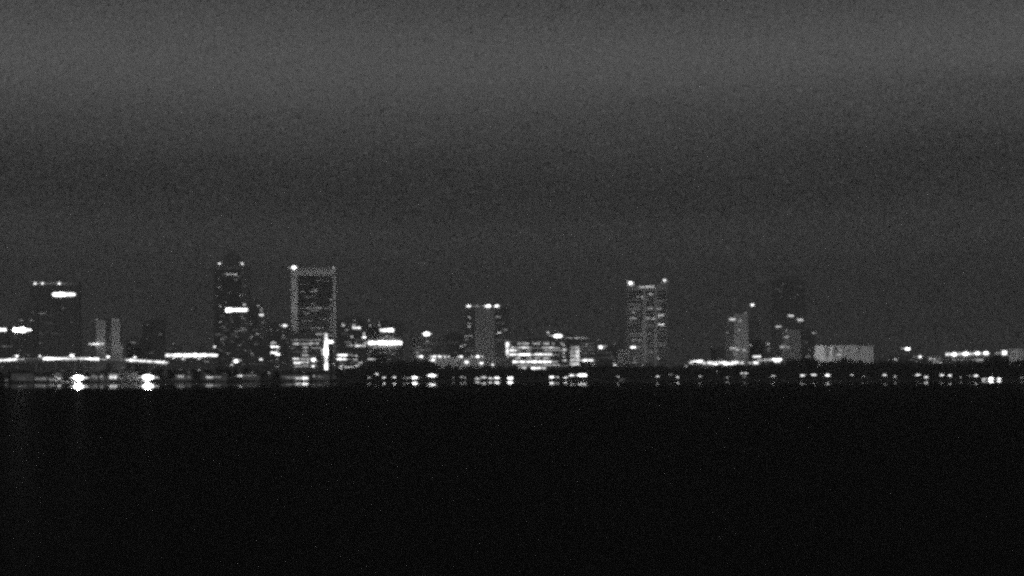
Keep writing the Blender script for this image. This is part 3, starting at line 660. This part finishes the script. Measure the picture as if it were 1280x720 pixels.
TR = [('round treetop rising before the left part of the pale long building', 1008, 446.8, 15), ('treetop rising before the dark recess of the pale long building', 1056, 446.2, 12),
      ('tall dark tree between strung canopy and domed tank', 1244, 443.5, 15), ('tree covering the foot of the domed tank', 1259, 447.5, 12), ('dark treetop right of the wide canopy light', 503, 449.5, 16),
      ('dark treetop below the starry roof lamp block', 519, 448, 15), ('bushy treetop right of the white pylon', 737, 454.5, 13)]
for lab, x, y, wd in TR:
    Y = shore(x) + 24; c = P(x, y, Y)
    r = thing('tree', lab, 'tree', (c.x, Y, 1.2), 'treetops standing out of the shore wood')
    a, bq = MB(), MB(); tree_geo(a, bq, c.x, Y, 1.2, c.z - 1.2, wd, rnd, 700)
    a.build('trunk', M_BARK, r); bq.build('crown', M_LEAF, r)

# ------------------------------------------------------------------ ground and water
m_land = mat('ground', 0.09, 0.95, 0.05, var=0.3, scale=0.02, bump=0.2)
pts = [(px, shore(px)) for px in range(-260, 1541, 20)]
pts = [((px - 640) * Y / F, Y) for px, Y in pts]
pts = [(-8500, 3900)] + [(-5500, 4000)] + pts + [(5500, 4000), (8500, 3700)]
rows = [(0, -.6), (5, .75), (12, 1.0), (120, 1.7), (500, GZ), (7000, GZ)]
me = bpy.data.meshes.new('ground'); v = []; f = []
for d, z in rows:
    for X, Y in pts: v.append((X, Y + d if d < 7000 else 13800, z))
k = len(pts)
for r in range(len(rows) - 1):
    for i in range(k - 1): f.append((r * k + i, r * k + i + 1, (r + 1) * k + i + 1, (r + 1) * k + i))
me.from_pydata(v, [], f); me.materials.append(m_land)
structure(bpy.data.objects.new('ground', me)); COL.objects.link(bpy.data.objects['ground'])

m = bpy.data.materials.new('water'); m.use_nodes = True; nt = m.node_tree; b_ = nt.nodes['Principled BSDF']
b_.inputs['Base Color'].default_value = (0.004, 0.004, 0.004, 1); b_.inputs['IOR'].default_value = 1.333
b_.inputs['Specular IOR Level'].default_value = 0.5
tc = nt.nodes.new('ShaderNodeTexCoord'); sx = nt.nodes.new('ShaderNodeSeparateXYZ'); nt.links.new(tc.outputs['Object'], sx.inputs[0])
nz = nt.nodes.new('ShaderNodeTexNoise'); nz.inputs['Scale'].default_value = 0.015; nz.inputs['Detail'].default_value = 4
nt.links.new(tc.outputs['Object'], nz.inputs['Vector'])
ad = nt.nodes.new('ShaderNodeMath'); ad.operation = 'MULTIPLY_ADD'; ad.inputs[1].default_value = 900; nt.links.new(nz.outputs['Fac'], ad.inputs[0]); nt.links.new(sx.outputs['Y'], ad.inputs[2])
b_.inputs['Roughness'].default_value = 0.012
mr3 = nt.nodes.new('ShaderNodeMapRange'); mr3.inputs['From Min'].default_value = 2700; mr3.inputs['From Max'].default_value = 3700; mr3.inputs['To Min'].default_value = 0; mr3.inputs['To Max'].default_value = 0.85
lx = nt.nodes.new('ShaderNodeMath'); lx.operation = 'MINIMUM'; lx.inputs[1].default_value = 0; nt.links.new(sx.outputs['X'], lx.inputs[0])
ly = nt.nodes.new('ShaderNodeMath'); ly.operation = 'MULTIPLY_ADD'; ly.inputs[1].default_value = -4.2; nt.links.new(lx.outputs[0], ly.inputs[0]); nt.links.new(ad.outputs[0], ly.inputs[2])
nt.links.new(ly.outputs[0], mr3.inputs['Value'])
rf = nt.nodes.new('ShaderNodeBsdfPrincipled'); rf.inputs['Base Color'].default_value = (.012, .012, .012, 1); rf.inputs['Roughness'].default_value = .4; rf.inputs['Specular IOR Level'].default_value = .003
mx = nt.nodes.new('ShaderNodeMixShader'); nt.links.new(mr3.outputs['Result'], mx.inputs[0]); nt.links.new(rf.outputs[0], mx.inputs[1]); nt.links.new(b_.outputs[0], mx.inputs[2])
nt.links.new(mx.outputs[0], nt.nodes['Material Output'].inputs['Surface'])
nw = nt.nodes.new('ShaderNodeTexNoise'); nw.inputs['Scale'].default_value = 0.5; nw.inputs['Detail'].default_value = 6
nt.links.new(tc.outputs['Object'], nw.inputs['Vector'])
bp = nt.nodes.new('ShaderNodeBump')
mr2 = nt.nodes.new('ShaderNodeMapRange'); mr2.inputs['From Min'].default_value = 900; mr2.inputs['From Max'].default_value = 2000
mr2.inputs['To Min'].default_value = 0.6; mr2.inputs['To Max'].default_value = 0.0
nt.links.new(sx.outputs['Y'], mr2.inputs['Value']); nt.links.new(mr2.outputs['Result'], bp.inputs['Strength'])
nt.links.new(nw.outputs['Fac'], bp.inputs['Height']); nt.links.new(bp.outputs['Normal'], rf.inputs['Normal'])
me = bpy.data.meshes.new('water')
me.from_pydata([(-8500, -500, 0), (8500, -500, 0), (8500, 13800, 0), (-8500, 13800, 0)], [], [(0, 1, 2, 3)]); me.materials.append(m)
o = bpy.data.objects.new('water', me); COL.objects.link(o); structure(o)

# ------------------------------------------------------------------ haze
HZ = 0.5 / 8000
m = bpy.data.materials.new('haze'); m.use_nodes = True; nt = m.node_tree; nt.nodes.remove(nt.nodes['Principled BSDF'])
pv = nt.nodes.new('ShaderNodeVolumePrincipled'); pv.inputs['Color'].default_value = (.8, .8, .8, 1); pv.inputs['Density'].default_value = HZ
nt.links.new(pv.outputs[0], nt.nodes['Material Output'].inputs['Volume'])
hz = MB().box(-9000, 9000, -900, 14400, -2, 290).build('haze', m); structure(hz, 'stuff')

# ------------------------------------------------------------------ floodlights on the pale facades, added halo beams
flood(368, 440, 7400, 369, 375, 7600, 2.1e5, 60)
flood(418, 440, 7400, 417, 375, 7600, 1.2e5, 50)
flood(392, 440, 7380, 392, 340, 7600, 1.5e5, 50)
flood(128, 445, 7330, 126, 420, 7400, 7e3, 60)
flood(147, 445, 7330, 147, 420, 7400, 3.0e4, 70)
flood(518, 440, 7150, 520, 430, 7200, 8e3, 80)
flood(607, 445, 7350, 607, 420, 7450, 2.4e4, 80)
flood(808, 450, 7200, 808, 400, 7350, 1.0e5, 60)
flood(779, 448, 6850, 779, 446, 6900, 8e3, 80)
flood(926, 448, 7270, 926, 420, 7350, 3.0e4, 70)
flood(988, 448, 7500, 988, 425, 7600, 2.0e4, 80)
flood(1024, 447, 6930, 1024, 440, 7000, 8e4, 60)
flood(1046, 447, 6920, 1046, 440, 7000, 1.2e4, 90)
flood(1064, 447, 6920, 1064, 440, 7000, 3e4, 90)
flood(1085, 447, 6920, 1085, 440, 7000, 1.3e4, 90)
flood(1272, 447, 6280, 1272, 440, 6350, 3e4, 110)
def beam(px, py, Y, power):  # extra spot turned to the camera, added for a halo in the haze
    flood(px, py, Y, px + (640 - px) * .02, py, Y - 300, power, 150)
beam(98, 472.3, shore(98) + 7, 2.0e5)
beam(185, 471.8, shore(185) + 7, 1.0e5)
beam(25, 412.5, 7248, 1.6e5)
flood(590, 452, 6740, 585, 450, 6800, 2.0e4, 130)
flood(550, 452, 6740, 550, 450, 6800, 2.0e4, 110)

# ------------------------------------------------------------------ sky and added facade fill
wd = bpy.data.worlds.new('World'); SC.world = wd; wd.use_nodes = True; nt = wd.node_tree
for n in list(nt.nodes): nt.nodes.remove(n)
N = nt.nodes.new; Lk = nt.links.new
out = N('ShaderNodeOutputWorld')
sky = N('ShaderNodeTexSky'); sky.sky_type = 'NISHITA'; sky.sun_disc = False; sky.sun_elevation = math.radians(12); sky.sun_rotation = math.radians(200)
bw = N('ShaderNodeRGBToBW'); Lk(sky.outputs[0], bw.inputs[0])
bg1 = N('ShaderNodeBackground'); bg1.inputs['Strength'].default_value = 0.0004; Lk(bw.outputs[0], bg1.inputs['Color'])
tc = N('ShaderNodeTexCoord'); sp = N('ShaderNodeSeparateXYZ'); Lk(tc.outputs['Generated'], sp.inputs[0])
mp = N('ShaderNodeMapping'); mp.inputs['Scale'].default_value = (9, 9, 55); Lk(tc.outputs['Generated'], mp.inputs['Vector'])
n1 = N('ShaderNodeTexNoise'); n1.inputs['Scale'].default_value = 1.0; n1.inputs['Detail'].default_value = 5; n1.inputs['Roughness'].default_value = .5; Lk(mp.outputs[0], n1.inputs['Vector'])
wa = N('ShaderNodeMath'); wa.operation = 'MULTIPLY_ADD'; wa.inputs[1].default_value = 0.010; wa.inputs[2].default_value = -0.005; Lk(n1.outputs['Fac'], wa.inputs[0])
tl = N('ShaderNodeMath'); tl.operation = 'MULTIPLY_ADD'; tl.inputs[1].default_value = 0.004
xm = N('ShaderNodeMath'); xm.operation = 'MULTIPLY_ADD'; xm.inputs[1].default_value = 14; xm.inputs[2].default_value = 0.25; Lk(sp.outputs['X'], xm.inputs[0])
xc = N('ShaderNodeMath'); xc.operation = 'COSINE'; Lk(xm.outputs[0], xc.inputs[0])
zo = N('ShaderNodeMath'); zo.operation = 'SUBTRACT'; zo.inputs[1].default_value = 0.003; Lk(sp.outputs['Z'], zo.inputs[0])
Lk(xc.outputs[0], tl.inputs[0]); Lk(zo.outputs[0], tl.inputs[2])
zz = N('ShaderNodeMath'); zz.operation = 'ADD'; Lk(tl.outputs[0], zz.inputs[0]); Lk(wa.outputs[0], zz.inputs[1])
mr = N('ShaderNodeMapRange'); mr.inputs['From Min'].default_value = -0.01; mr.inputs['From Max'].default_value = 0.19; Lk(zz.outputs[0], mr.inputs['Value'])
cr = N('ShaderNodeValToRGB'); Lk(mr.outputs[0], cr.inputs['Fac']); cr.color_ramp.interpolation = 'B_SPLINE'
def lin(g):
    g /= 255.0; return ((g + .055) / 1.055) ** 2.4
def pos(y): return ((HY - y) / F + 0.01) / 0.2
STOPS = [(472, 43), (400, 43), (335, 46), (290, 57), (262, 48), (232, 43), (190, 54), (165, 63), (135, 67), (105, 80), (60, 83), (0, 68), (-120, 62), (-300, 34), (-660, 18)]
SKYG = 1.12
e = cr.color_ramp.elements
while len(e) > 1: e.remove(e[-1])
first = True
for y, g in STOPS:
    q = e[0] if first else e.new(min(1, pos(y))); q.position = min(1, pos(y)); first = False
    c = lin(g) * SKYG; q.color = (c, c, c, 1)
bg2 = N('ShaderNodeBackground'); Lk(cr.outputs[0], bg2.inputs['Color']); 
nf = N('ShaderNodeTexNoise'); nf.inputs['Scale'].default_value = 5500; nf.inputs['Detail'].default_value = 2; Lk(tc.outputs['Generated'], nf.inputs['Vector'])
mf = N('ShaderNodeMath'); mf.operation = 'MULTIPLY_ADD'; mf.inputs[1].default_value = 0.38; mf.inputs[2].default_value = -0.19
Lk(nf.outputs['Fac'], mf.inputs[0])
va = N('ShaderNodeVectorMath'); va.operation = 'ADD'; Lk(cr.outputs[0], va.inputs[0]); Lk(mf.outputs[0], va.inputs[1])
vm = N('ShaderNodeVectorMath'); vm.operation = 'MAXIMUM'; vm.inputs[1].default_value = (.001, .001, .001); Lk(va.outputs[0], vm.inputs[0]); Lk(vm.outputs[0], bg2.inputs['Color'])
ad = N('ShaderNodeAddShader'); Lk(bg1.outputs[0], ad.inputs[0]); Lk(bg2.outputs[0], ad.inputs[1]); Lk(ad.outputs[0], out.inputs['Surface'])

s = bpy.data.lights.new('facade_fill', 'SUN'); s.energy = 0.25; s.angle = math.radians(2)  # added fill from behind the camera that brightens all facades evenly
so = bpy.data.objects.new('facade_fill', s); COL.objects.link(so); so.rotation_euler = (math.radians(66), 0, math.radians(-28))

# ------------------------------------------------------------------ camera and render
cam = bpy.data.cameras.new('camera'); co = bpy.data.objects.new('camera', cam); COL.objects.link(co)
cam.lens = 36 * F / 1280; cam.sensor_width = 36; cam.clip_end = 40000; cam.clip_start = 1
cam.shift_y = (HY - 360) / 1280 
co.location = (0, 0, H)
co.rotation_mode = 'QUATERNION'
from mathutils import Quaternion
co.rotation_quaternion = Quaternion((1, 0, 0), math.radians(90)) @ Quaternion((0, 0, 1), ROLL * CAMSIGN) if False else Quaternion((1, 0, 0), math.radians(90)) @ Quaternion((0, 0, 1), -ROLL)
SC.camera = co
SC.view_settings.view_transform = 'Standard'; SC.view_settings.look = 'None'; SC.view_settings.exposure = 0; SC.view_settings.gamma = 1
c = SC.cycles
c.use_denoising = False; c.use_adaptive_sampling = True; c.adaptive_threshold = 0.08; c.adaptive_min_samples = 10
c.pixel_filter_type = 'GAUSSIAN'; c.filter_width = 3.9
c.max_bounces = 4; c.volume_bounces = 0; c.diffuse_bounces = 2; c.glossy_bounces = 3
c.sample_clamp_indirect = 0.9; c.sample_clamp_direct = 0
